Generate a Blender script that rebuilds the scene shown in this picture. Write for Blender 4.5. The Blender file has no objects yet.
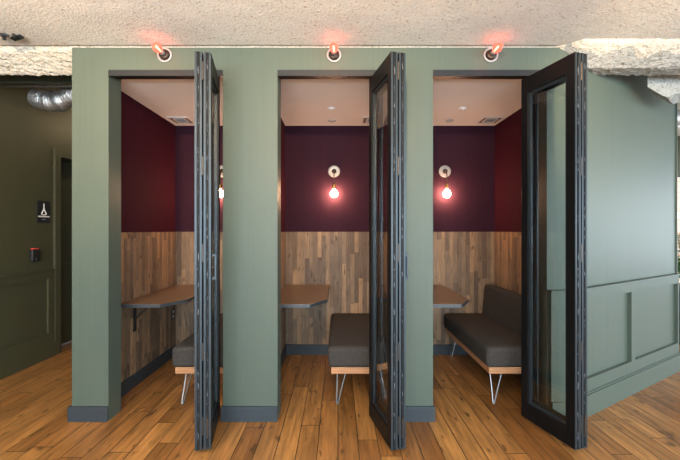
import bpy, bmesh, math, random
from mathutils import Vector, Matrix, noise
random.seed(7)
U = .00712          # metres per photo pixel on the plane of the booth fronts
CZ = 1.36           # eye height
sc = bpy.context.scene
C = sc.collection

# ---------------------------------------------------------------- node helpers
class NT:
    def __init__(s, name):
        s.m = bpy.data.materials.new(name); s.m.use_nodes = True
        s.t = s.m.node_tree; s.n = s.t.nodes; s.b = s.n['Principled BSDF']
        s.tc = s.n.new('ShaderNodeTexCoord')
    def link(s, a, b): s.t.links.new(a, b)
    def val(s, sock, v):
        if isinstance(v, bpy.types.NodeSocket): s.link(v, sock)
        else: sock.default_value = v
    def math(s, op, a, b=None, c=None):
        n = s.n.new('ShaderNodeMath'); n.operation = op
        s.val(n.inputs[0], a)
        if b is not None: s.val(n.inputs[1], b)
        if c is not None: s.val(n.inputs[2], c)
        return n.outputs[0]
    def sep(s, v):
        n = s.n.new('ShaderNodeSeparateXYZ'); s.link(v, n.inputs[0]); return n.outputs
    def comb(s, x, y, z):
        n = s.n.new('ShaderNodeCombineXYZ')
        for i, v in enumerate((x, y, z)): s.val(n.inputs[i], v)
        return n.outputs[0]
    def noise(s, vec, scale, detail=3, rough=.55):
        n = s.n.new('ShaderNodeTexNoise'); s.link(vec, n.inputs['Vector'])
        n.inputs['Scale'].default_value = scale; n.inputs['Detail'].default_value = detail
        n.inputs['Roughness'].default_value = rough
        return n.outputs['Fac']
    def ramp(s, f, stops, interp='LINEAR'):
        n = s.n.new('ShaderNodeValToRGB'); s.link(f, n.inputs[0]); r = n.color_ramp; r.interpolation = interp
        while len(r.elements) < len(stops): r.elements.new(.5)
        for e, (p, c) in zip(r.elements, stops):
            e.position = p; e.color = (c, c, c, 1) if isinstance(c, (int, float)) else (*c, 1)
        return n.outputs[0]
    def mix(s, f, a, b, mode='MIX'):
        n = s.n.new('ShaderNodeMix'); n.data_type = 'RGBA'; n.blend_type = mode
        s.val(n.inputs[0], f)
        for i, v in ((6, a), (7, b)):
            if isinstance(v, tuple): v = (*v, 1) if len(v) == 3 else v
            s.val(n.inputs[i], v)
        return n.outputs[2]
    def white(s, vec):
        n = s.n.new('ShaderNodeTexWhiteNoise'); n.noise_dimensions = '3D'; s.link(vec, n.inputs['Vector']); return n.outputs
    def scale(s, vec, x, y, z):
        n = s.n.new('ShaderNodeMapping'); s.link(vec, n.inputs[0]); n.inputs['Scale'].default_value = (x, y, z); return n.outputs[0]
    def bump(s, h, strength=.3, dist=.01):
        n = s.n.new('ShaderNodeBump'); s.link(h, n.inputs['Height'])
        n.inputs['Strength'].default_value = strength; n.inputs['Distance'].default_value = dist
        s.link(n.outputs[0], s.b.inputs['Normal'])
    def set(s, **k):
        for a, v in k.items():
            if isinstance(v, tuple) and len(v) == 3: v = (*v, 1)
            s.val(s.b.inputs[a.replace('_', ' ')], v)
        return s.m

def plain(name, col, rough=.5, metal=0., spec=.5, var=.06, scale=30):
    t = NT(name); n = t.noise(t.tc.outputs['Object'], scale, 3)
    a = tuple(c*(1-var) for c in col); b = tuple(min(1, c*(1+var)) for c in col)
    t.link(t.ramp(n, [(.3, a), (.7, b)]), t.b.inputs['Base Color'])
    t.set(Roughness=rough, Metallic=metal, Specular_IOR_Level=spec)
    return t.m

def paint(name, col, rough=.42, var=.05, spec=.5):
    """roller / brush painted wall with faint vertical streaks"""
    t = NT(name); o = t.tc.outputs['Object']
    st = t.noise(t.scale(o, 45, 45, .6), 1.2, 4, .6)
    a = tuple(c*(1-var) for c in col); b = tuple(min(1, c*(1+var)) for c in col)
    t.link(t.ramp(st, [(.3, a), (.7, b)]), t.b.inputs['Base Color'])
    t.bump(st, .12, .002)
    t.set(Roughness=rough, Specular_IOR_Level=spec)
    return t.m

def boards(name, ax_u, ax_v, w, L, stops, gap, gapcol, rough, grain=.35, gs=(60, 3), bumpd=.002):
    t = NT(name); o = t.sep(t.tc.outputs['Object'])
    u, v = o[ax_u], o[ax_v]
    cu = t.math('DIVIDE', u, w); col = t.math('FLOOR', cu); fu = t.math('FRACT', cu)
    w1 = t.white(t.comb(col, 3.7, 1.3))
    cv = t.math('ADD', t.math('DIVIDE', v, L), t.math('MULTIPLY', w1[0], 9.))
    row = t.math('FLOOR', cv); fv = t.math('FRACT', cv)
    rnd = t.white(t.comb(col, row, 5.1))
    rv = rnd[0]
    gu = t.math('MINIMUM', fu, t.math('SUBTRACT', 1., fu))
    gv = t.math('MINIMUM', fv, t.math('SUBTRACT', 1., fv))
    g1 = t.math('LESS_THAN', gu, gap/w/2); g2 = t.math('LESS_THAN', gv, gap/L/2)
    g = t.math('MAXIMUM', g1, g2)
    base = t.ramp(rv, stops)
    gvec = t.comb(t.math('ADD', t.math('MULTIPLY', u, gs[0]), t.math('MULTIPLY', rv, 40.)), t.math('MULTIPLY', v, gs[1]), t.math('MULTIPLY', row, 7.3))
    n1 = t.noise(gvec, 1., 5, .65)
    n2 = t.noise(t.comb(t.math('MULTIPLY', u, gs[0]*.22), t.math('MULTIPLY', v, gs[1]*.8), t.math('ADD', col, row)), 1., 3, .5)
    gr = t.ramp(n1, [(.3, 1-grain), (.68, 1+grain*.35)])
    gr2 = t.ramp(n2, [(.3, 1-grain*.7), (.6, 1.)])
    c = t.mix(1., base, gr, 'MULTIPLY'); c = t.mix(1., c, gr2, 'MULTIPLY')
    kn = t.noise(t.comb(t.math('MULTIPLY', u, 22.), t.math('MULTIPLY', v, 8.), rv), 1., 1)
    c = t.mix(t.ramp(kn, [(.64, 0.), (.74, .8)]), c, tuple(x*.3 for x in stops[0][1]))
    c = t.mix(g, c, gapcol)
    t.link(c, t.b.inputs['Base Color'])
    h = t.math('SUBTRACT', t.math('MULTIPLY', n1, .35), g)
    t.bump(h, .35, bumpd)
    t.link(t.ramp(n1, [(.2, rough+.1), (.8, rough-.05)]), t.b.inputs['Roughness'])
    return t.m

def sprayed(name, c0, c1, fleck, sc1=55, bs=.6, dens=.62):
    t = NT(name); o = t.tc.outputs['Object']
    n = t.noise(o, sc1, 5, .7); big = t.noise(o, 2.2, 3)
    vo = t.n.new('ShaderNodeTexVoronoi'); t.link(o, vo.inputs['Vector']); vo.inputs['Scale'].default_value = sc1*.9
    base = t.ramp(big, [(.35, c0), (.65, c1)])
    f2 = t.ramp(t.noise(o, sc1*.8, 2, .8), [(dens, 0.), (dens+.06, 1.)])
    c = t.mix(f2, base, fleck)
    c = t.mix(1., c, t.ramp(n, [(.3, .84), (.6, 1.)]), 'MULTIPLY')
    t.link(c, t.b.inputs['Base Color'])
    t.bump(t.math('ADD', n, t.math('MULTIPLY', vo.outputs['Distance'], .5)), bs, .012)
    t.set(Roughness=.95, Specular_IOR_Level=.1)
    return t.m

M = {}
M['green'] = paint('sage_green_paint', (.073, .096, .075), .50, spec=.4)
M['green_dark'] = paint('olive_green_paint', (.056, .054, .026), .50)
M['burgundy'] = paint('burgundy_paint', (.040, .005, .013), .8, .08, .12)
M['plum'] = paint('plum_rear_wall', (.034, .011, .022), .8, .08, .12)  # booth rear wall toned more purple than the burgundy sides
M['floor'] = boards('oak_floor', 0, 1, .1275, 1.15,
    [(0., (.29, .115, .030)), (.35, (.43, .185, .052)), (.7, (.55, .255, .076)), (1., (.34, .145, .038))], .0055, (.03, .012, .005), .34, .48, (38, 2.6))
wood = [(0., (.14, .090, .059)), (.3, (.205, .134, .085)), (.6, (.275, .178, .108)), (.85, (.34, .215, .122)), (1., (.45, .27, .145))]
M['clad_side'] = boards('reclaimed_wood_side', 1, 2, .045, .55, wood, .0012, (.03, .018, .01), .6, .34, (110, 7), .001)
M['clad_back'] = boards('reclaimed_wood_back', 0, 2, .045, .55, wood, .0012, (.03, .018, .01), .6, .34, (110, 7), .001)
M['base'] = plain('blue_grey_skirting', (.028, .037, .045), .5)
M['ceil'] = sprayed('sprayed_ceiling', (.78, .75, .69), (.86, .83, .77), (.42, .29, .19), 80, .35, .62)
M['beam'] = sprayed('sprayed_beam', (.60, .57, .49), (.70, .67, .59), (.34, .27, .19), 90, .6, .58)
M['lump'] = sprayed('grey_sprayed_lump', (.36, .37, .35), (.46, .46, .43), (.22, .21, .19), 90, .6, .56)
M['booth_ceil'] = plain('booth_ceiling_white', (.84, .82, .80), .7, var=.02, scale=3)
M['white'] = plain('white_enamel', (.8, .8, .78), .4, var=.03)
M['porcelain'] = plain('porcelain', (.36, .355, .35), .3, var=.02)
M['trackm'] = plain('dark_steel_track', (.018, .021, .025), .42, .3)
M['door'] = NT('black_stained_timber')
t = M['door']; gn = t.noise(t.scale(t.tc.outputs['Object'], 60, 60, 4), 1., 4)
t.link(t.ramp(gn, [(.3, (.005, .005, .0055)), (.7, (.008, .008, .0085))]), t.b.inputs['Base Color']); t.set(Roughness=.45, Specular_IOR_Level=.18); M['door'] = t.m
M['bead'] = plain('blue_black_aluminium', (.036, .048, .057), .40, .5, var=.02)
t = NT('brush_pile'); n = t.noise(t.scale(t.tc.outputs['Object'], 60, 60, 34), 1., 3)
t.link(t.ramp(n, [(.54, (.008, .009, .010)), (.66, (.13, .15, .17))]), t.b.inputs['Base Color']); M['brush'] = t.set(Roughness=.8)
M['black'] = plain('matt_black', (.012, .012, .013), .5)
M['steel'] = plain('polished_steel', (.30, .31, .32), .4, .8, var=.05)
M['brass'] = plain('aged_brass', (.42, .27, .10), .35, .9, var=.15)
M['bronze'] = plain('dark_bronze', (.06, .045, .035), .4, .7)
M['grey'] = plain('vent_grey', (.42, .43, .44), .5)
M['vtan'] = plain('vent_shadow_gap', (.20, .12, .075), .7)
t = NT('brown_laminate'); n = t.noise(t.tc.outputs['Object'], 140, 3)
t.link(t.ramp(n, [(.3, (.125, .075, .045)), (.7, (.175, .108, .066))]), t.b.inputs['Base Color']); M['lam'] = t.set(Roughness=.38)
M['lamedge'] = plain('table_edge_banding', (.045, .052, .060), .4)
t = NT('plywood'); o = t.sep(t.tc.outputs['Object'])
ply = t.math('FRACT', t.math('MULTIPLY', o[2], 80.)); n = t.noise(t.scale(t.tc.outputs['Object'], 8, 8, 200), 1., 3)
c = t.mix(t.math('LESS_THAN', ply, .35), (.60, .30, .14), (.33, .14, .06)); c = t.mix(1., c, t.ramp(n, [(.3, .75), (.7, 1.1)]), 'MULTIPLY')
t.link(c, t.b.inputs['Base Color']); M['ply'] = t.set(Roughness=.45)
t = NT('charcoal_fabric'); o = t.tc.outputs['Object']
wv = t.noise(o, 420, 2, .8); w2 = t.noise(t.scale(o, 1, 1, 1), 60, 3)
c = t.ramp(wv, [(.35, (.020, .018, .017)), (.65, (.090, .080, .072))]); c = t.mix(1., c, t.ramp(w2, [(.3, .8), (.7, 1.1)]), 'MULTIPLY')
t.link(c, t.b.inputs['Base Color']); t.bump(wv, .4, .002); M['fabric'] = t.set(Roughness=.95, Specular_IOR_Level=.15, Sheen_Weight=.0)
t = NT('duct_foil'); o = t.tc.outputs['Object']; n = t.noise(o, 28, 4, .7)
t.bump(n, .6, .02); M['foil'] = t.set(Base_Color=(.66, .67, .68), Metallic=.9, Roughness=.36)
M['conduit'] = plain('galvanised_conduit', (.42, .44, .45), .4, .7)
M['leaf'] = plain('plant_leaf', (.045, .16, .035), .45, var=.5, scale=9)
M['stem'] = plain('plant_stem', (.09, .10, .04), .6)
M['pot'] = plain('dark_planter', (.035, .032, .045), .5)
M['soil'] = plain('soil', (.03, .02, .012), .9, var=.5)
M['redlens'] = plain('reader_red_lens', (.65, .06, .04), .4); 
t = NT('window_glass'); M['wglass'] = t.set(Base_Color=(1, 1, 1), Roughness=0., Transmission_Weight=1., IOR=1.02, Specular_IOR_Level=.3)
t = NT('door_glass'); M['glass'] = t.set(Base_Color=(.93, .97, .96), Roughness=0.0, Transmission_Weight=1., IOR=1.45)
def emit(name, col, s, base=None):
    t = NT(name); return t.set(Base_Color=base or col, Emission_Color=col, Emission_Strength=s, Roughness=.2)
M['bulb'] = emit('frosted_warm_bulb', (1., .53, .30), 165.)
M['fil'] = emit('glowing_filament', (1., .42, .22), 9.)
M['redlit'] = emit('red_bulb_body', (1., .10, .06), 2.6)
t = NT('red_glass'); M['redglass'] = t.set(Base_Color=(1., .16, .12), Roughness=.03, Transmission_Weight=1., IOR=1.08, Emission_Color=(1., .06, .04), Emission_Strength=2.2)
t = NT('facade_brick'); br = t.n.new('ShaderNodeTexBrick'); t.link(t.scale(t.tc.outputs['Object'], 1, 1, 1), br.inputs['Vector'])
sp = t.sep(t.tc.outputs['Object']); t.link(t.comb(sp[0], sp[2], 0.), br.inputs['Vector'])
br.inputs['Color1'].default_value = (.62, .30, .17, 1); br.inputs['Color2'].default_value = (.70, .42, .27, 1); br.inputs['Mortar'].default_value = (.75, .72, .68, 1)
br.inputs['Scale'].default_value = 3.; t.link(br.outputs['Color'], t.b.inputs['Base Color']); M['brick'] = t.set(Roughness=.9)

# ---------------------------------------------------------------- mesh helpers
def link(name, bm, mat, parent=None, smooth=False, bevel=0, seg=2):
    me = bpy.data.meshes.new(name)
    bmesh.ops.recalc_face_normals(bm, faces=bm.faces)
    bm.to_mesh(me); bm.free()
    for m in (mat if isinstance(mat, (list, tuple)) else [mat]): me.materials.append(m)
    if smooth:
        for p in me.polygons: p.use_smooth = True
    o = bpy.data.objects.new(name, me); C.objects.link(o)
    if parent is not None: o.parent = parent
    if bevel:
        b = o.modifiers.new('bevel', 'BEVEL'); b.width = bevel; b.segments = seg; b.limit_method = 'ANGLE'
        if seg > 2:
            for p in me.polygons: p.use_smooth = True
    return o
def box(bm, x0, x1, y0, y1, z0, z1, mx=None, mi=0):
    vs = [Vector(p) for p in ((x0,y0,z0),(x1,y0,z0),(x1,y1,z0),(x0,y1,z0),(x0,y0,z1),(x1,y0,z1),(x1,y1,z1),(x0,y1,z1))]
    if mx is not None: vs = [mx @ v for v in vs]
    v = [bm.verts.new(p) for p in vs]
    for f in ((0,3,2,1),(4,5,6,7),(0,1,5,4),(1,2,6,5),(2,3,7,6),(3,0,4,7)):
        bm.faces.new([v[i] for i in f]).material_index = mi
def prism(bm, pts, z0, z1, mi_side=0, mi_top=0):
    a = [bm.verts.new((x, y, z0)) for x, y in pts]; b = [bm.verts.new((x, y, z1)) for x, y in pts]
    n = len(pts)
    bm.faces.new(a[::-1]).material_index = mi_top; bm.faces.new(b).material_index = mi_top
    for i in range(n): bm.faces.new((a[i], a[(i+1) % n], b[(i+1) % n], b[i])).material_index = mi_side
def tube(bm, pts, r, seg=10, cap=True):
    pts = [Vector(p) for p in pts]; rings = []
    rr = r if isinstance(r, (list, tuple)) else [r]*len(pts)
    up = None
    for i, p in enumerate(pts):
        d = (pts[min(i+1, len(pts)-1)] - pts[max(i-1, 0)]).normalized()
        if up is None: up = d.orthogonal().normalized()
        up = (up - d*up.dot(d)).normalized(); s = d.cross(up)
        rings.append([bm.verts.new(p + (up*math.cos(a) + s*math.sin(a))*rr[i]) for a in [2*math.pi*k/seg for k in range(seg)]])
    for a, b in zip(rings, rings[1:]):
        for k in range(seg): bm.faces.new((a[k], a[(k+1) % seg], b[(k+1) % seg], b[k]))
    if cap: bm.faces.new(rings[0][::-1]); bm.faces.new(rings[-1])
def lathe(bm, prof, origin=(0, 0, 0), axis='Z', seg=24):
    """prof: list of (radius, distance along the axis)"""
    o = Vector(origin); rings = []
    for r, h in prof:
        ring = []
        for k in range(seg):
            a = 2*math.pi*k/seg; c, s = r*math.cos(a), r*math.sin(a)
            v = {'Z': (c, s, h), '-Y': (c, -h, s), 'X': (h, c, s)}[axis]
            ring.append(bm.verts.new(o + Vector(v)))
        rings.append(ring)
    for a, b in zip(rings, rings[1:]):
        for k in range(seg): bm.faces.new((a[k], a[(k+1) % seg], b[(k+1) % seg], b[k]))
    if prof[0][0] > 1e-6: bm.faces.new(rings[0][::-1])
    if prof[-1][0] > 1e-6: bm.faces.new(rings[-1])
    bmesh.ops.remove_doubles(bm, verts=bm.verts, dist=1e-6)
def smoothpath(pts, n=8):
    P = [Vector(p) for p in pts]; P = [P[0]*2-P[1]] + P + [P[-1]*2-P[-2]]; out = []
    for i in range(1, len(P)-2):
        for k in range(n):
            t = k/n; a, b, c, d = P[i-1], P[i], P[i+1], P[i+2]
            out.append(.5*((2*b)+(c-a)*t+(2*a-5*b+4*c-d)*t*t+(3*b-a-3*c+d)*t**3))
    out.append(P[-2]); return out
def thing(name, label, cat, loc=(0,0,0), rz=0, group=None):
    o = bpy.data.objects.new(name, None); C.objects.link(o); o.empty_display_size = .1
    o.location = loc; o.rotation_euler = (0, 0, rz); o['label'] = label; o['category'] = cat
    if group: o['group'] = group
    return o
def tag(o, label, cat, group=None):
    o['label'] = label; o['category'] = cat
    if group: o['group'] = group
    return o
def struct(name, bm, m, label=None, **k):
    o = link(name, bm, m, **k); o['kind'] = 'structure'
    if label: o['label'] = label
    return o
def copy_tree(o, parent=None):
    c = o.copy(); C.objects.link(c)
    if parent is not None: c.parent = parent
    for ch in list(o.children): copy_tree(ch, c)
    return c
def P(px, py, r): return Vector(((px-338)*r*U, 2.5*(r-1), CZ-(py-230)*r*U))
B = bmesh.new

# ---------------------------------------------------------------- shell
XL = -435*U; YB = 1.335; T = .145
HZ = CZ+183*U        # underside of the sprayed ceiling in front of the booths
HI = 3.1
bm = B(); box(bm, -3.6, 9.2, -6.6, 4.6, -.1, 0); struct('floor', bm, M['floor'], 'honey oak plank floor')
def rough_slab(name, x0, x1, y0, y1, z, mat, amp, fx, nx, ny, top, label=None, zf=None):
    bm = B(); g = []
    for i in range(nx+1):
        row = []
        for j in range(ny+1):
            x = x0+(x1-x0)*i/nx; y = y0+(y1-y0)*j/ny
            d = noise.fractal(Vector((x*fx, y*fx, z*3)), .9, 2., 4)*amp
            if zf: d *= min(1, max(0, (y+.12)/.12))
            zz = z+d+(zf(x, y) if zf else 0)
            row.append(bm.verts.new((x, y, zz)))
        g.append(row)
    for i in range(nx):
        for j in range(ny): bm.faces.new((g[i][j], g[i+1][j], g[i+1][j+1], g[i][j+1]))
    sm = list(bm.faces) if zf else []
    edge = [g[i][0] for i in range(nx+1)] + [g[nx][j] for j in range(1, ny+1)] + [g[i][ny] for i in range(nx-1, -1, -1)] + [g[0][j] for j in range(ny-1, 0, -1)]
    up = [bm.verts.new((v.co.x, v.co.y, top)) for v in edge]
    n = len(edge)
    for f in sm: f.smooth = True
    bm.edges.ensure_lookup_table()
    for i in range(n): bm.edges.get((edge[i], edge[(i+1) % n])).smooth = False
    for i in range(n): bm.faces.new((edge[i], edge[(i+1) % n], up[(i+1) % n], up[i]))
    bm.faces.new(up)
    if zf:
        for f in bm.faces:
            c = f.calc_center_median()
            if c.x > 1.6 and c.y+noise.noise(c*9)*.05-(c.x-1.6)*.01 > -.03: f.material_index = 1
    return struct(name, bm, mat, label, smooth=False)
rough_slab('ceiling', -3.6, 9.2, -6.6, -.02, HZ+.004, M['ceil'], .0012, 9, 260, 130, HI+.1, 'cream sprayed ceiling')
def zf(x, y):
    sh = .11*min(1, max(0, (x-1.55)/.14)) if x > 0 else 0
    return -.012*min(1, max(0, (y+sh)/.03))-.108*min(1, max(0, (y+sh)/.2))
rough_slab('ceiling_beam', -3.6, 9.2, -.13, .21, HZ+.012, [M['beam'], M['lump']], .013, 50, 760, 34, HI+.1, 'rough sprayed beam over the booth fronts', zf=zf)
bm = B(); box(bm, -3.6, 9.2, .21, 4.6, HI, HI+.1); struct('ceiling', bm, M['beam'], 'higher ceiling behind the beam')

# booth front: piers and head
xs = [(-266, -229.5), (-115, -60.5), (54, 95), (209.5, 229)]
bm = B()
for a, b in xs: box(bm, a*U, b*U, 0, T, 0, 2.5)
box(bm, -266*U, 229*U, 0, T, 2.5, HZ-.004)
struct('wall_front', bm, M['green'], 'sage green front wall with three booth openings')
bm = B()
for i, (a, b) in enumerate(xs):
    if i == 3: continue
    box(bm, a*U-(.022 if i == 0 else .012), b*U+.012 if i == 2 else b*U, -.014, .0, 0, .108)
    if i == 0: box(bm, a*U-.014, a*U, 0, 1.3, 0, .108)
struct('baseboard_front', bm, M['base'], 'blue grey skirting on the booth piers', bevel=.002)

# angled right wall with wainscot
Fd = Vector((.871, .491, 0)).normalized(); Fn = Vector((Fd.y, -Fd.x, 0)); F0 = Vector((229*U, 0, 0))
MX = Matrix(((Fd.x, Fn.x, 0, F0.x), (Fd.y, Fn.y, 0, F0.y), (0, 0, 1, 0), (0, 0, 0, 1)))
FL = 271.5*U
bm = B(); box(bm, 0, FL, -.14, 0, 0, HZ+.2, MX); struct('wall_right', bm, M['green'], 'angled sage green wall right of the booths')
zb, zp0, zp1, zr = .155, .262, .843, .936
bm = B()
q = .028
box(bm, 0, FL, 0, q, zp1, zr-.012, MX); box(bm, 0, FL, 0, q, zb+.012, zp0, MX)
for s0, s1 in ((0, .075), (.925, .995), (FL-.03, FL)): box(bm, s0, s1, 0, q, zp0, zp1, MX)
box(bm, 211*U, 229*U+.02, -.034, 0, zb, zr-.012)
struct('trim_1', bm, M['green'], 'sage green wainscot rails and stiles on the angled wall')
bm = B(); box(bm, -.01, FL+.02, 0, .046, zr-.012, zr, MX); box(bm, 210.5*U, 229*U+.02, -.046, 0, zr-.012, zr)
struct('trim_2', bm, M['green'], 'wainscot cap of the angled wall')
bm = B(); box(bm, 0, FL, 0, .046, 0, zb, MX); box(bm, 0, FL, 0, .036, zb, zb+.012, MX)
box(bm, 211*U, 229*U+.02, -.050, 0, 0, zb); struct('baseboard_right', bm, M['green'], 'sage green base of the angled wall')
bm = B(); box(bm, FL, FL+.012, -.14, .012, 0, HZ, MX); struct('trim_3', bm, M['green'], 'end corner of the angled wall')

# left corridor wall
bm = B()
DY0, DY1 = 1.40, 2.28; DZ = 2.17
box(bm, XL-.2, XL, -6.6, DY0, 0, HI); box(bm, XL-.2, XL, DY1, 4.6, 0, HI); box(bm, XL-.2, XL, DY0, DY1, DZ, HI)
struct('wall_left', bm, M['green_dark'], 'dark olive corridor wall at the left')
bm = B(); q = .02; X = XL
for y in ((-6.4, 1.31),):
    box(bm, X, X+q, y[0], y[1], zp1, zr-.012); box(bm, X, X+q, y[0], y[1], zb, zp0)
for y0 in (1.235, .15, -.94, -2.03, -3.1, -4.2, -5.3): box(bm, X, X+q, y0, y0+.075, zp0, zp1)
struct('trim_4', bm, M['green_dark'], 'olive wainscot rails on the corridor wall')
bm = B(); box(bm, X, X+.034, -6.4, 1.315, zr-.012, zr); struct('trim_5', bm, M['green_dark'], 'wainscot cap of the corridor wall')
bm = B(); box(bm, X, X+.03, -6.4, 1.315, 0, zb-.02); box(bm, X, X+.024, -6.4, 1.315, zb-.02, zb); struct('baseboard_left', bm, M['green_dark'], 'olive skirting of the corridor wall')
bm = B(); box(bm, X-.01, X+.022, 1.318, 1.40, 0, DZ+.085); box(bm, X-.01, X+.022, DY1, DY1+.085, 0, DZ+.085); box(bm, X-.01, X+.022, 1.40, DY1, DZ, DZ+.085)
struct('trim_6', bm, M['green_dark'], 'olive casing of the corridor door', bevel=.003)
bm = B(); box(bm, X-.205, X-.165, DY0, DY1, .008, .965); box(bm, X-.205, X-.175, DY0, DY1, .965, .98); box(bm, X-.205, X-.165, DY0, DY1, .98, DZ)
d = struct('door_4', bm, M['green_dark'], 'recessed olive door in the corridor'); d['category'] = 'door'
bm = B(); tube(bm, [(X-.165, DY0+.75, 1.05), (X-.115, DY0+.75, 1.05), (X-.115, DY0+.64, 1.05)], .01); link('door_handle', bm, M['steel'], d, smooth=True)

# room shell behind and beside the camera, and beyond
bm = B(); ry = -6.4
WZ0, WZ1 = .5, 2.45
wins = [(-2.4, -.2), (.4, 2.6), (3.2, 5.4), (6., 8.2)]
box(bm, -3.6, 9.2, ry-.2, ry, 0, WZ0); box(bm, -3.6, 9.2, ry-.2, ry, WZ1, HI)
e = -3.6
for a, b in wins: box(bm, e, a, ry-.2, ry, WZ0, WZ1); e = b
box(bm, e, 9.2, ry-.2, ry, WZ0, WZ1)
struct('wall_behind', bm, M['green'], 'window wall behind the viewer')
bm = B(); box(bm, 8.8, 9., -6.4, -5.5, 0, HI); box(bm, 8.8, 9., 3.2, 4.6, 0, HI); box(bm, 8.8, 9., -5.5, 3.2, 0, WZ0); box(bm, 8.8, 9., -5.5, 3.2, WZ1, HI)
struct('wall_east', bm, M['green'], 'window wall at the far right')
def window(n, bmf, bmg, label):
    w = struct('window_%d' % n, bmf, M['trackm'], label); w['category'] = 'window'
    link('pane', bmg, M['wglass'], w)
for i, (a, b) in enumerate(wins):
    f = B(); g = B(); y0, y1 = ry-.12, ry-.06
    box(f, a, a+.05, y0, y1, WZ0, WZ1); box(f, b-.05, b, y0, y1, WZ0, WZ1); box(f, a+.05, b-.05, y0, y1, WZ0, WZ0+.05); box(f, a+.05, b-.05, y0, y1, WZ1-.05, WZ1)
    box(g, a+.05, b-.05, ry-.095, ry-.089, WZ0+.05, WZ1-.05)
    window(i+1, f, g, 'window behind the viewer')
# wall beyond the angled wall, with a window onto a brick street front
WX0, WX1, WA, WB = 5.3, 8.3, .35, 2.36
bm = B(); Y0 = 4.
box(bm, 3.0, WX0, Y0, Y0+.2, 0, HI); box(bm, WX1, 9.2, Y0, Y0+.2, 0, HI); box(bm, WX0, WX1, Y0, Y0+.2, 0, WA); box(bm, WX0, WX1, Y0, Y0+.2, WB, HI)
box(bm, -3.6, 3.0, Y0, Y0+.2, 0, HI)
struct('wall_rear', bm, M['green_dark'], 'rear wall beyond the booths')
f = B(); g = B()
for a in (WX0, WX1-.05, (WX0+WX1)/2+.2): box(f, a, a+.05, Y0+.05, Y0+.11, WA, WB)
box(f, WX0, WX1, Y0+.05, Y0+.11, WB, WB+.05); box(f, WX0, WX1, Y0+.05, Y0+.11, WA-.05, WA)
box(g, WX0+.05, WX1-.05, Y0+.075, Y0+.081, WA, WB)
window(6, f, g, 'bright window beyond the right end of the angled wall')
bm = B(); box(bm, 3, 15, 8.5, 9., -2., 1.9); box(bm, 3, 15, 8.5, 9., 2.9, 6)
for k in range(7): box(bm, 3+k*1.9, 3.7+k*1.9, 8.5, 9., 1.9, 2.9)
b = link('brick_building', bm, M['brick']); tag(b, 'pale brick building seen through the far right window', 'building')
bm = B()
box(bm, 3, 15, 8.42, 8.5, 1.72, 1.9); link('stone_band', bm, M['white'], b)
# space beyond the booths on the corridor side is closed by the booth rear
# ---------------------------------------------------------------- booths
booths = [(-249, -101), (-80.4, 68.6), (90.5, 240)]
bc = [(-249-101)/2, -6, 164]
ZW = 1.34; ZC = 2.5
e = .004
bm = B(); box(bm, -266*U, -249*U-e, T, YB, 0, ZC); struct('wall_partition', bm, M['burgundy'], 'burgundy side wall of the left booth')
bm = B(); box(bm, -101*U+e, -80.4*U-e, T, YB, 0, ZC); struct('wall_partition', bm, M['burgundy'], 'partition of the first and second booths')
bm = B(); box(bm, 68.6*U+e, 90.5*U-e, T, YB, 0, ZC); struct('wall_partition', bm, M['burgundy'], 'partition of the second and third booths')
bm = B(); box(bm, 240*U+e, 254*U, T+.04, YB, 0, ZC); struct('wall_partition', bm, M['burgundy'], 'burgundy side wall of the right booth')
bm = B(); box(bm, -266*U, 262*U, YB+e, YB+.12, 0, ZC+.12); struct('wall_booth_rear', bm, M['plum'], 'plum rear wall of the booths')
bm = B(); box(bm, -266*U, 254*U, T, YB+e, ZC, ZC+.02); struct('ceiling_booth', bm, M['booth_ceil'], 'plain off-white ceiling of the booths')
for k, (a, b) in enumerate(booths):
    a *= U; b *= U
    bm = B(); box(bm, a-e, a, T, YB, .1, ZW); struct('wall_cladding_left', bm, M['clad_side'], 'reclaimed wood cladding on the left side of a booth')
    bm = B(); box(bm, b, b+e, T+(.045 if k == 2 else 0), YB, .1, ZW); struct('wall_cladding_right', bm, M['clad_side'], 'reclaimed wood cladding on the right side of a booth')
    bm = B(); box(bm, a, b, YB, YB+e, .1, ZW); struct('wall_cladding_rear', bm, M['clad_back'], 'reclaimed wood cladding on the booth rear')
    bm = B(); s = .014
    box(bm, a, a+s, T, YB-s, 0, .112); box(bm, b-s, b, T+(.05 if k == 2 else 0), YB-s, 0, .112); box(bm, a, b, YB-s, YB, 0, .112)
    struct('baseboard_booth', bm, M['base'], 'blue grey booth skirting', bevel=.002)
# head tracks
for k, (a, b) in enumerate(((-229.5, -115), (-60.5, 54), (95, 209.5))):
    bm = B(); z0 = CZ+154*U
    box(bm, a*U, b*U, -.004, .012, z0, 2.499); box(bm, a*U, b*U, .012, .03, z0+.012, 2.499); box(bm, a*U, b*U, .03, .1, z0+.02, 2.499)
    struct('trim_%d' % (7+k), bm, M['trackm'], 'dark steel head track of the folding door')

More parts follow.
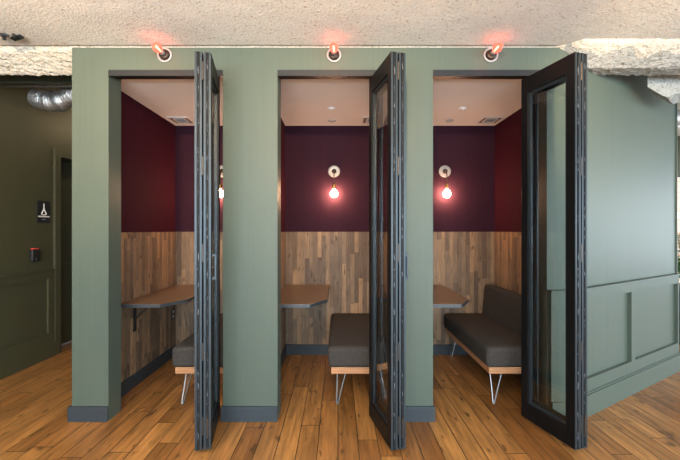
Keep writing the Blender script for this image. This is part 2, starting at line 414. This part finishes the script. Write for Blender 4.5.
# ---------------------------------------------------------------- folding glass doors
place = ['left', 'middle', 'right']
DW, DT = .418, .044
dz0, dz1 = CZ-188*U, CZ+152.4*U
def panel(x, root, idx):
    """frame lies from y=0 (hinge side) to y=-DW (free edge, towards the room)"""
    st, ra = .058, .113
    x1 = x+DT
    bm = B()
    box(bm, x, x1, -DW, -DW+st, dz0, dz1); box(bm, x, x1, -st, 0, dz0, dz1)
    box(bm, x, x1, -DW+st, -st, dz0, dz0+ra); box(bm, x, x1, -DW+st, -st, dz1-ra, dz1)
    p = link('door_panel', bm, M['door'], root, bevel=.002)
    g = B(); xm = (x+x1)/2; box(g, xm-.003, xm+.003, -DW+st, -st, dz0+ra, dz1-ra); link('glass_pane', g, M['glass'], p)
    g = B()
    for s in (-1, 1):
        for w, t0, t1 in ((.010, .003, .012), (.018, .003, .007)):
            xa, xb = sorted((xm+s*t0, xm+s*t1)); y0, y1, za, zb_ = -DW+st, -st, dz0+ra, dz1-ra
            box(g, xa, xb, y0, y0+w, za, zb_); box(g, xa, xb, y1-w, y1, za, zb_)
            box(g, xa, xb, y0+w, y1-w, za, za+w); box(g, xa, xb, y0+w, y1-w, zb_-w, zb_)
    link('glazing_bead', g, M['bead'], p)
    # free edge: two aluminium lips and a brush pile between them
    g = B(); box(g, x+.001, x+.013, -DW-.004, -DW, dz0+.002, dz1-.002); box(g, x1-.013, x1-.001, -DW-.004, -DW, dz0+.002, dz1-.002)
    link('edge_strip', g, M['bead'], p)
    g = B(); rnd = random.Random(3+idx); z = dz0+.004; pts = []
    while z < dz1-.004:
        pts.append((xm+rnd.uniform(-.002, .002), -DW-.0035, z)); z += .02
    tube(g, pts, .0034, 6); link('brush_seal', g, M['brush'], p, smooth=True)
    return p
def folding_door(k, nx, ny, ang, label):
    r = bpy.data.objects.new('door_%d' % (k+1), None); C.objects.link(r); r.location = (nx, ny, 0); r.rotation_euler = (0, 0, ang)
    r['kind'] = 'structure'; r['label'] = label; r['category'] = 'folding door'
    p1 = panel(0, r, k*2); p2 = panel(DT+.008, r, k*2+1)
    for z in (2.33, 1.75, 1.22, .62, .17):
        bm = B(); xm = DT+.004; tube(bm, [(xm, -DW-.003, z-.055), (xm, -DW-.003, z+.055)], .0055, 10)
        box(bm, xm-.003, xm+.003, -DW+.001, -DW+.03, z-.045, z+.045)
        link('hinge', bm, M['bronze'], r)
    xo = 2*DT+.008; bm = B(); yh = -DW+.03
    box(bm, xo, xo+.022, yh-.010, yh+.010, 1.195, 1.213); box(bm, xo, xo+.022, yh-.010, yh+.010, 1.052, 1.070)
    box(bm, xo+.016, xo+.028, yh-.011, yh+.011, 1.052, 1.213)
    link('door_handle', bm, M['bead'], p2, bevel=.002)
    bm = B(); box(bm, .0, .0, 0, 0, 0, 0); bm.free()
    bm = B(); xm = DT+.008+DT/2; box(bm, xm-.006, xm+.006, -DW-.008, -DW-.003, .10, .21); tube(bm, [(xm, -DW-.007, .21), (xm, -DW-.007, .235)], .004, 8)
    link('flush_bolt', bm, M['bronze'], p2)
    bm = B(); tube(bm, [(xo/2, -.02, .004), (xo/2, -.02, dz0)], .008, 10); tube(bm, [(xo/2, -.02, dz1), (xo/2, -.02, CZ+154*U+.02)], .008, 10)
    link('pivot_pin', bm, M['steel'], r)
    return r
dl = ['folded black glazed door of the left booth, seen edge on', 'folded black glazed door of the middle booth', 'folded black glazed door of the right booth, its glass facing the view']
for k, (xf, xn) in enumerate(((-134, -122.6), (31.5, 44.6), (186, 202))):
    folding_door(k, xf*U, .0375, math.atan2((xn-xf)*U, .395), dl[k])

# ---------------------------------------------------------------- tables
def make_table():
    r = thing('wall_table', '', 'table', (0, 0, 0))
    y0 = .315; w = 67.5*U; zt = .765
    out = [(.006, y0), (.006+48*U, y0), (w, .52), (w, YB-.002), (.006, YB-.002)]
    bm = B(); prism(bm, out, zt-.028, zt-.0015); link('edge_band', bm, M['lamedge'], r)
    ins = [(x+(.001 if i in (0, 4) else -.001), y+(.001 if i < 2 else 0)) for i, (x, y) in enumerate(out)]
    bm = B(); prism(bm, ins, zt-.0015, zt); link('tabletop', bm, M['lam'], r)
    for y in (.55,):
        bm = B()
        box(bm, .004, .014, y-.016, y+.016, zt-.285, zt-.028)
        box(bm, .014, .22, y-.014, y+.014, zt-.036, zt-.028)
        mx = Matrix.Translation((.012, y, zt-.180)) @ Matrix.Rotation(-math.atan2(.145, .150), 4, 'Y')
        box(bm, 0, .208, -.008, .008, -.004, .004, mx)
        for z in (-.07, -.265): lathe(bm, [(.0, .0), (.005, 0), (.005, .003), (0, .004)], (.014, y, zt+z), 'X', 8)
        link('bracket', bm, M['black'], r)
    return r
tl = ['brown wall table with clipped corner in the left booth', 'brown wall table with clipped corner in the middle booth', 'brown wall table in the right booth, facing the bench with a visible backrest']
t0 = make_table()
for k in range(3):
    t = t0 if k == 0 else copy_tree(t0)
    t.location = (booths[k][0]*U, 0, 0); t['label'] = tl[k]; t['group'] = 'booth wall tables'

# ---------------------------------------------------------------- benches
def cushion(x0, x1, y0, y1, z0, z1, name, parent, bev=.035, crown=.012, mx=None):
    bm = B(); nx, ny, nz = 6, 12, 3; vs = {}
    bmesh.ops.create_grid(bm, x_segments=1, y_segments=1, size=.1); bm.clear()
    box(bm, x0, x1, y0, y1, z0, z1)
    bmesh.ops.bevel(bm, geom=bm.edges[:]+bm.verts[:], offset=bev, segments=5, profile=.5, affect='EDGES')
    bmesh.ops.subdivide_edges(bm, edges=[e for e in bm.edges if e.calc_length() > .08], cuts=7, use_grid_fill=True)
    cx, cy, cz = (x0+x1)/2, (y0+y1)/2, (z0+z1)/2
    for v in bm.verts:
        fx = 1-abs((v.co.x-cx)/(x1-x0)*2)**2; fy = 1-abs((v.co.y-cy)/(y1-y0)*2)**2; fz = 1-abs((v.co.z-cz)/(z1-z0)*2)**2
        s = 1 if v.co.z > cz else -.0
        v.co.z += s*crown*max(0, fx)*max(0, fy)
        v.co.x += (1 if v.co.x > cx else -1)*crown*.5*max(0, fy)*max(0, fz)*(abs(v.co.x-cx)/(x1-x0)*2)
        if mx is not None: v.co = mx @ v.co
    return link(name, bm, M['fabric'], parent, smooth=True)
def make_bench():
    # origin at the side wall, the seat lies towards -x
    r = thing('bench', '', 'bench')
    w = .54; yf = .215; yb = YB-.018
    bm = B(); box(bm, -w, -.03, yf, yb, .247, .297); link('plywood_base', bm, M['ply'], r, bevel=.003)
    cushion(-w-.024, -.12, yf-.022, yb, .3, .460, 'seat', r, .032, .010)
    mx = Matrix.Translation((-.125, 0, .46)) @ Matrix.Rotation(.09, 4, 'Y') @ Matrix.Translation((.125, 0, -.46))
    cushion(-.155, -.050, yf-.0, yb-.005, .40, .778, 'backrest', r, .032, .008, mx)
    bm = B(); box(bm, -.11, -.03, yf, yb, .3, .40); link('back_support', bm, M['fabric'], r)
    for sx, sy in ((0, 0), (0, 1), (1, 0), (1, 1)):
        x = -w+.05 if sx == 0 else -.085
        y = yf+.035 if sy == 0 else yb-.06
        dx = 1 if sx == 0 else -1; dy = 1 if sy == 0 else -1
        bm = B(); foot = Vector((x-dx*.003, y-dy*.01, .007))
        pts = smoothpath([(x-dx*.004, y+dy*.07, .244), (x-dx*.005, y+dy*.03, .14), foot+Vector((-dx*.006, 0, .014)), foot+Vector((dx*.001, 0, 0)), foot+Vector((dx*.008, dy*.003, .014)), (x+dx*.034, y-dy*.004, .14), (x+dx*.062, y+dy*.0, .244)], 6)
        tube(bm, pts, .0052, 8)
        box(bm, min(x-dx*.03, x+dx*.1), max(x-dx*.03, x+dx*.1), y-.02, y+.065 if dy > 0 else y+.02, .242, .247)
        link('leg', bm, M['steel'], r, smooth=False)
    return r
b0 = make_bench()
bl = ['charcoal bench on hairpin legs in the left booth, mostly behind the door', 'charcoal bench on hairpin legs in the middle booth', 'charcoal bench with its backrest in view in the right booth']
for k in range(3):
    b = b0 if k == 0 else copy_tree(b0)
    b.location = (booths[k][1]*U, 0, 0); b['label'] = bl[k]; b['group'] = 'booth benches'

# ---------------------------------------------------------------- booth sconces
def make_sconce():
    r = thing('wall_sconce', '', 'wall lamp')
    bm = B(); lathe(bm, [(.0, .001), (.064, .001), (.066, .004), (.064, .010), (.050, .013), (.040, .011), (.0, .011)], (0, 0, 0), '-Y', 32); link('wall_plate', bm, M['porcelain'], r, smooth=True)
    bm = B(); lathe(bm, [(.0, .010), (.027, .010), (.026, .020), (.014, .030), (.0, .032)], (0, 0, 0), '-Y', 20); link('rosette', bm, M['bronze'], r, smooth=True)
    bm = B(); tube(bm, smoothpath([(0, -.028, 0), (0, -.062, -.004), (0, -.073, -.03), (0, -.073, -.145)], 6), .0055, 10); link('stem', bm, M['bronze'], r, smooth=True)
    bm = B(); lathe(bm, [(.0, -.140), (.013, -.141), (.018, -.150), (.018, -.198), (.015, -.202), (.0, -.202)], (0, -.073, 0), 'Z', 20); link('socket', bm, M['brass'], r, smooth=True)
    bm = B(); R = .040; pr = [(.012, -.200), (.016, -.212)] + [(R*math.sin(a), -.252+R*math.cos(a)) for a in [math.radians(x) for x in range(30, 181, 12)]]
    pr[-1] = (0, -.252-R); lathe(bm, pr, (0, -.073, 0), 'Z', 24); link('bulb', bm, M['bulb'], r, smooth=True)
    return r
s0 = make_sconce()
sl = ['glowing bulb sconce in the left booth, just right of the door edge', 'glowing bulb sconce on the middle booth rear wall', 'glowing bulb sconce on the right booth rear wall']
for k, (x, z) in enumerate(((-177.5, 2.0), (-6, 2.0), (164, 2.0))):
    s = s0 if k == 0 else copy_tree(s0)
    s.location = (x*U, YB+e, z); s['label'] = sl[k]; s['group'] = 'booth wall sconces'

# ---------------------------------------------------------------- red lamps over the openings
def make_red():
    r = thing('bulkhead_lamp', '', 'wall lamp')
    bm = B(); lathe(bm, [(.0, .0005), (.050, .0005), (.0525, .004), (.051, .010), (.045, .013), (.041, .010), (.040, .006), (.0, .006)], (0, 0, 0), '-Y', 32); link('mounting_ring', bm, M['porcelain'], r, smooth=True)
    bm = B(); lathe(bm, [(.0, .006), (.038, .006), (.034, .022), (.022, .026), (.0, .026)], (0, 0, 0), '-Y', 24); link('base', bm, M['bronze'], r, smooth=True)
    bm = B(); lathe(bm, [(.0, .024), (.017, .024), (.0165, .062), (.014, .066), (.0, .066)], (0, 0, 0), '-Y', 20); link('lamp_holder', bm, M['porcelain'], r, smooth=True)
    bm = B(); lathe(bm, [(.010, .064), (.014, .070), (.023, .080), (.029, .096), (.030, .116), (.025, .134), (.013, .145), (0, .148)], (0, 0, 0), '-Y', 24); bu = link('bulb', bm, M['redglass'], r, smooth=True)
    bm = B(); tube(bm, [(0, -.068, 0), (0, -.085, 0), (0, -.118, 0), (0, -.126, 0)], [.0025, .005, .006, .003], 10); link('filament', bm, M['fil'], bu, smooth=True)
    return r
r0 = make_red()
rl = ['bare red bulb lamp above the left booth', 'bare red bulb lamp above the middle booth', 'bare red bulb lamp above the right booth']
for k, x in enumerate((-173, -4, 152.5)):
    s = r0 if k == 0 else copy_tree(r0)
    s.location = (x*U, 0, 2.603); s['label'] = rl[k]; s['group'] = 'red lamps over the booth openings'

# ---------------------------------------------------------------- booth ceiling fittings
def make_vent():
    r = thing('ceiling_vent', '', 'air vent'); a = .108
    def ring(bm, o_, i_, z0, z1):
        box(bm, -o_, o_, -o_, -i_, z0, z1); box(bm, -o_, o_, i_, o_, z0, z1); box(bm, -o_, -i_, -i_, i_, z0, z1); box(bm, i_, o_, -i_, i_, z0, z1)
    bm = B(); ring(bm, a, a-.014, -.008, 0); link('frame', bm, M['white'], r, bevel=.002)
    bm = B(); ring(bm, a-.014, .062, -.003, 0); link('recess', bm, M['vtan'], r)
    bm = B(); ring(bm, .062, .052, -.008, 0); link('inner_frame', bm, M['white'], r)
    bm = B()
    for j in range(8):
        mx = Matrix.Translation((0, -.045+j*.013, -.004)) @ Matrix.Rotation(.5, 4, 'X'); box(bm, -.052, .052, -.006, .006, -.0008, .0008, mx)
    link('louvre', bm, M['grey'], r)
    return r
v0 = make_vent()
vl = ['square air vent in the left booth ceiling', 'square air vent in the middle booth ceiling, half behind the door', 'square air vent in the right booth ceiling']
for k, x in enumerate((-228, 50, 221)):
    v = v0 if k == 0 else copy_tree(v0)
    v.location = (x*U, 2.5*.455, ZC-.001); v['label'] = vl[k]; v['group'] = 'booth ceiling vents'
def cdisc(r_, h, mat1, mat2, name, cat):
    r = thing(name, '', cat)
    bm = B(); lathe(bm, [(0, 0), (r_, 0), (r_, -h*.5), (r_*.9, -h), (0, -h)], (0, 0, 0), 'Z', 28); link('body', bm, mat1, r, smooth=False)
    bm = B(); lathe(bm, [(0, -h), (r_*.5, -h), (r_*.45, -h-.004), (0, -h-.005)], (0, 0, 0), 'Z', 20); link('cap', bm, mat2, r)
    return r
c0 = cdisc(.034, .012, M['white'], M['white'], 'sprinkler_cover', 'sprinkler'); c1 = cdisc(.042, .008, M['grey'], M['grey'], 'motion_sensor', 'sensor')
for k, (w, x1, x2) in enumerate((('middle', -8.5, -9), ('right', 164, 163))):
    a = c0 if k == 0 else copy_tree(c0); b = c1 if k == 0 else copy_tree(c1)
    a.location = (x1*U, 2.5*.317, ZC); b.location = (x2*U, 2.5*.462, ZC)
    a['label'] = 'small white round cover on the %s booth ceiling, nearer the opening' % w; a['group'] = 'round ceiling covers'
    b['label'] = 'small grey round disc on the %s booth ceiling, nearer the rear wall' % w; b['group'] = 'round ceiling sensors'

# outlet under the left booth table
r = thing('power_outlet', 'black wall outlet under the table of the left booth', 'outlet', (-249*U, 1.265, .46))
bm = B(); box(bm, 0, .006, -.036, .036, -.058, .058); link('face_plate', bm, M['black'], r, bevel=.002)
for z in (-.026, .026):
    bm = B(); box(bm, .006, .009, -.017, .017, z-.015, z+.015); link('socket', bm, M['grey'], r, bevel=.002)

# ---------------------------------------------------------------- left wall fittings
r = thing('restroom_sign', 'black sign with a white pictogram on the olive corridor wall', 'sign', (XL, 1.19, 1.55))
bm = B(); box(bm, 0, .006, -.082, .082, -.115, .115); link('sign_plate', bm, M['black'], r, bevel=.001)
M['signw'] = plain('sign_white', (.75, .75, .72), .5)
bm = B(); mxs = .0065
box(bm, .006, .0085, -.0065, .0065, .02, .088)
pts = [(0, .03), (-.018, .0), (-.028, -.022), (-.012, -.030), (.012, -.030), (.028, -.022), (.018, .0), (0, .03)]
tube(bm, [(.007, y, z) for y, z in smoothpath([(a, b, 0) for a, b in pts], 4) for y, z in [(y, z)]] if False else [(.007, p.x, p.y) for p in smoothpath([(a, b, 0) for a, b in pts], 4)], .0055, 6)
link('pictogram', bm, M['signw'], r)
bm = B(); box(bm, .006, .008, -.070, .070, -.056, -.042); link('white_bar', bm, M['signw'], r)
bm = B()
for i in range(7): box(bm, .006, .0068, -.022+i*.0065, -.0175+i*.0065, -.082, -.076)
link('raised_dots', bm, M['grey'], r)
r = thing('card_reader', 'small black card reader with a red light on the olive corridor wall', 'card reader', (XL, 1.065, 1.11))
bm = B(); box(bm, 0, .035, -.045, .045, -.066, .052); link('housing', bm, M['black'], r, bevel=.008, seg=3)
bm = B(); box(bm, .004, .034, -.034, .034, .053, .066); link('status_light', bm, M['redlens'], r, bevel=.003)
bm = B(); lathe(bm, [(0, 0), (.006, 0), (.005, .002), (0, .002)], (.035, 0, -.045), 'X', 10); link('key_lock', bm, M['steel'], r)

# ---------------------------------------------------------------- services above the corridor
bm = B(); z0 = CZ+147.5*1.2*U
Yb = 2.5*.2
box(bm, XL, -266*U, Yb, Yb+.02, z0, z0+.012); box(bm, XL, -266*U, Yb, Yb+.012, z0+.012, z0+.30)
struct('ceiling_beam_steel', bm, M['green'], 'olive painted steel beam above the corridor')
bm = B(); zc = CZ+144*1.27*U; yc = 2.5*.27
tube(bm, [(XL, yc, zc), (-2.45, yc, zc), (-266*U-.005, yc, zc)], .0105, 12); o = link('conduit_pipe', bm, M['conduit'], smooth=True)
tag(o, 'thin grey conduit running across the corridor below the beam', 'pipe')
r = thing('flexible_duct', 'crinkled silver flexible duct at the top of the corridor', 'duct', tuple(P(60, 100, 1.36)))
o0 = P(60, 100, 1.36)
path = smoothpath([P(41, 99, 1.36)-o0, P(49, 101.5, 1.36)-o0, P(58, 101.5, 1.36)-o0, P(68, 97.5, 1.36)-o0, P(84, 90, 1.36)-o0, P(100, 80, 1.40)-o0], 14)
rad = [.090+.0022*math.sin(i*1.9)+.004*math.sin(i*.45) for i in range(len(path))]
bm = B(); tube(bm, path, rad, 20); link('hose', bm, M['foil'], r, smooth=True)
dr = (path[0]-path[3]).normalized()
bm = B(); tube(bm, [path[0]+dr*.05, path[0]+dr*.0475, path[0]+dr*.02, path[0]-dr*.005], [.07, .094, .094, .094], 24); link('collar', bm, M['foil'], r, smooth=False)
bm = B(); k = 30; d2 = (path[k+1]-path[k-1]).normalized(); tube(bm, [path[k]-d2*.015, path[k]+d2*.015], .1, 24); link('clamp_band', bm, M['steel'], r)
bm = B(); p = path[k]; tube(bm, [(p.x, p.y, p.z+.098), (p.x, p.y, HI-o0.z+.0)], .003, 6); link('hanger_wire', bm, M['conduit'], r)

# metal scraps embedded in the sprayed ceiling at the upper left
r = thing('pipe_hanger', 'dark crumpled metal hanger poking from the sprayed ceiling', 'pipe hanger', (-2.19, -.15, HZ))
bm = B()
mx = Matrix.Translation((-.03, -.02, -.012)) @ Matrix.Rotation(-.5, 4, 'Z') @ Matrix.Rotation(.3, 4, 'Y'); box(bm, -.075, .05, -.014, .014, -.004, .012, mx)
mx = Matrix.Translation((.035, .01, -.012)) @ Matrix.Rotation(-.35, 4, 'Z') @ Matrix.Rotation(-.25, 4, 'X'); box(bm, -.055, .04, -.012, .016, -.003, .012, mx)
link('strap', bm, M['trackm'], r, bevel=.002)
bm = B(); lathe(bm, [(0, .012), (.011, .012), (.011, -.028), (0, -.028)], (-.045, .002, 0), 'Z', 6); link('bolt', bm, M['black'], r)
bm = B(); lathe(bm, [(0, .012), (.009, .012), (.009, -.022), (0, -.022)], (.03, -.012, 0), 'Z', 6); link('bolt', bm, M['black'], r)

# sprayed block hanging at the right end of the beam
poly = [(648, 70), (647.5, 87), (667, 97.5), (676, 94), (700, 88), (700, 66)]
bm = B(); n = len(poly)
fr = [P(x, y, 1.14) for x, y in poly]; bk = [p+Vector((.20, .16, 0)) for p in fr]
fv = [bm.verts.new(p) for p in fr]; bv = [bm.verts.new(p) for p in bk]
bm.faces.new(fv); bm.faces.new(bv[::-1])
for i in range(n): bm.faces.new((fv[i], bv[i], bv[(i+1) % n], fv[(i+1) % n]))
bmesh.ops.subdivide_edges(bm, edges=bm.edges[:], cuts=9, use_grid_fill=True)
bmesh.ops.triangulate(bm, faces=bm.faces[:])
for v in bm.verts: v.co += Vector(noise.noise_vector(v.co*30))*.006
struct('ceiling_block', bm, M['lump'], 'grey sprayed block under the right end of the beam')

# spiral duct in the far right corner
r = thing('spiral_duct', 'pale round duct beyond the right end of the angled wall', 'duct', (4.0, 1.6, 2.72))
bm = B(); pts = [(-.5+i*.03, .1+i*.004, 0) for i in range(110)]
tube(bm, pts, [.10+(.004 if i % 4 == 0 else 0) for i in range(110)], 24); link('pipe', bm, M['conduit'], r, smooth=True)
for x in (0, 1.6): bm = B(); tube(bm, [(x, .15+.13*x, .1), (x, .15+.13*x, HI-2.72)], .005, 6); link('hanger_rod', bm, M['steel'], r)

# potted plant beyond the right wall
r = thing('potted_plant', 'leafy green plant in a dark planter beyond the angled wall', 'plant', (4.22, 1.72, 0))
bm = B(); lathe(bm, [(0, 0), (.19, 0), (.245, .62), (.255, .65), (.235, .65), (.23, .60), (0, .60)], (0, 0, 0), 'Z', 28); link('planter', bm, M['pot'], r, smooth=False)
bm = B(); lathe(bm, [(0, .605), (.228, .605), (.2, .615), (0, .62)], (0, 0, 0), 'Z', 20); link('soil', bm, M['soil'], r)
rnd = random.Random(11); st = B(); lf = B()
for i in range(26):
    a = rnd.uniform(0, 6.28); L = rnd.uniform(.3, .72); out = rnd.uniform(.08, .34)
    b = Vector((.06*math.cos(a), .06*math.sin(a), .6)); t_ = Vector((out*math.cos(a), out*math.sin(a), .6+L)); m_ = (b+t_)/2+Vector((0, 0, .06))
    pth = smoothpath([b, m_, t_], 5); tube(st, pth, .004, 5)
    for j in range(3, len(pth)):
        for s in (-1, 1):
            p = pth[j]; dd = Vector((math.cos(a+s*1.1+rnd.uniform(-.4, .4)), math.sin(a+s*1.1), rnd.uniform(-.1, .5))).normalized(); sd = dd.cross(Vector((0, 0, 1))).normalized(); l = rnd.uniform(.07, .13)
            up = sd.cross(dd)*.008
            pts = [p, p+dd*l*.35+sd*l*.2+up, p+dd*l*.7+sd*l*.17, p+dd*l, p+dd*l*.7-sd*l*.17, p+dd*l*.35-sd*l*.2+up]
            top = [lf.verts.new(q) for q in pts]; bot = [lf.verts.new(q-Vector((0, 0, .0012))) for q in pts]
            lf.faces.new(top); lf.faces.new(bot[::-1])
            for q in range(6): lf.faces.new((top[q], bot[q], bot[(q+1) % 6], top[(q+1) % 6]))
link('stem', st, M['stem'], r); link('foliage', lf, M['leaf'], r)

# ---------------------------------------------------------------- light
def area(name, loc, rot, sx, sy, e_, col, spread=None):
    L = bpy.data.lights.new(name, 'AREA'); L.shape = 'RECTANGLE'; L.size = sx; L.size_y = sy; L.energy = e_; L.color = col
    if spread: L.spread = spread
    o = bpy.data.objects.new(name, L); C.objects.link(o); o.location = loc; o.rotation_euler = rot; return o
R90 = math.pi/2
for a, b in wins: area('daylight', ((a+b)/2, ry+.03, (WZ0+WZ1)/2), (R90, 0, 0), b-a, WZ1-WZ0, 155, (.74, .89, 1.))
area('daylight_right', (8.77, -1.2, 1.47), (R90, 0, R90), 8.2, 1.9, 175, (.78, .91, 1.))
area('daylight_rear', (6.8, 3.97, 1.4), (-R90, 0, 0), 2.8, 1.9, 25, (.85, .93, 1.))
def spot(loc, to, e_, col, ang, blend=.6, size=.05):
    L = bpy.data.lights.new('track_spot', 'SPOT'); L.energy = e_; L.color = col; L.spot_size = math.radians(ang); L.spot_blend = blend; L.shadow_soft_size = size
    o = bpy.data.objects.new('track_spot', L); C.objects.link(o); o.location = loc
    o.rotation_euler = (Vector(to)-Vector(loc)).to_track_quat('-Z', 'Y').to_euler()
warm = (1., .68, .38)
for loc, to, e_, a in (((-1.5, -2.0, 2.55), (-1.85, 0, 2.15), 210, 66), ((1.5, -1.5, 2.55), (2.05, .2, 2.2), 130, 60), ((0, -2.2, 2.55), (0, 0, 2.3), 210, 85)): spot(loc, to, e_, warm, a, 1.)
area('ceiling_fill', (-1.6, -2.5, 1.95), (math.pi, 0, 0), 2.2, .1, 130, (1., .93, .84))  # added upward fill that brightens the ceiling; no pendant fixture hangs here
L = bpy.data.lights.new('corridor_lamp', 'POINT'); L.color = (1., .72, .42); L.energy = 10; L.shadow_soft_size = .08
o = bpy.data.objects.new('corridor_lamp', L); C.objects.link(o); o.location = (-2.5, 2.4, 2.8)
w = bpy.data.worlds.new('World'); sc.world = w; w.use_nodes = True
w.node_tree.nodes['Background'].inputs[0].default_value = (.80, .90, 1., 1); w.node_tree.nodes['Background'].inputs[1].default_value = 2.2

cam = bpy.data.cameras.new('Camera'); cam.sensor_width = 36; cam.lens = (2.5/U)/680*36; cam.shift_x = 2/680; cam.clip_start = .05
co = bpy.data.objects.new('Camera', cam); C.objects.link(co); co.location = (0, -2.5, CZ); co.rotation_euler = (R90, 0, 0); sc.camera = co
vs = sc.view_settings; sc.display_settings.display_device = 'sRGB'
vs.view_transform = 'Standard'; vs.look = 'None'; vs.gamma = 1; vs.use_curve_mapping = False; vs.exposure = .42
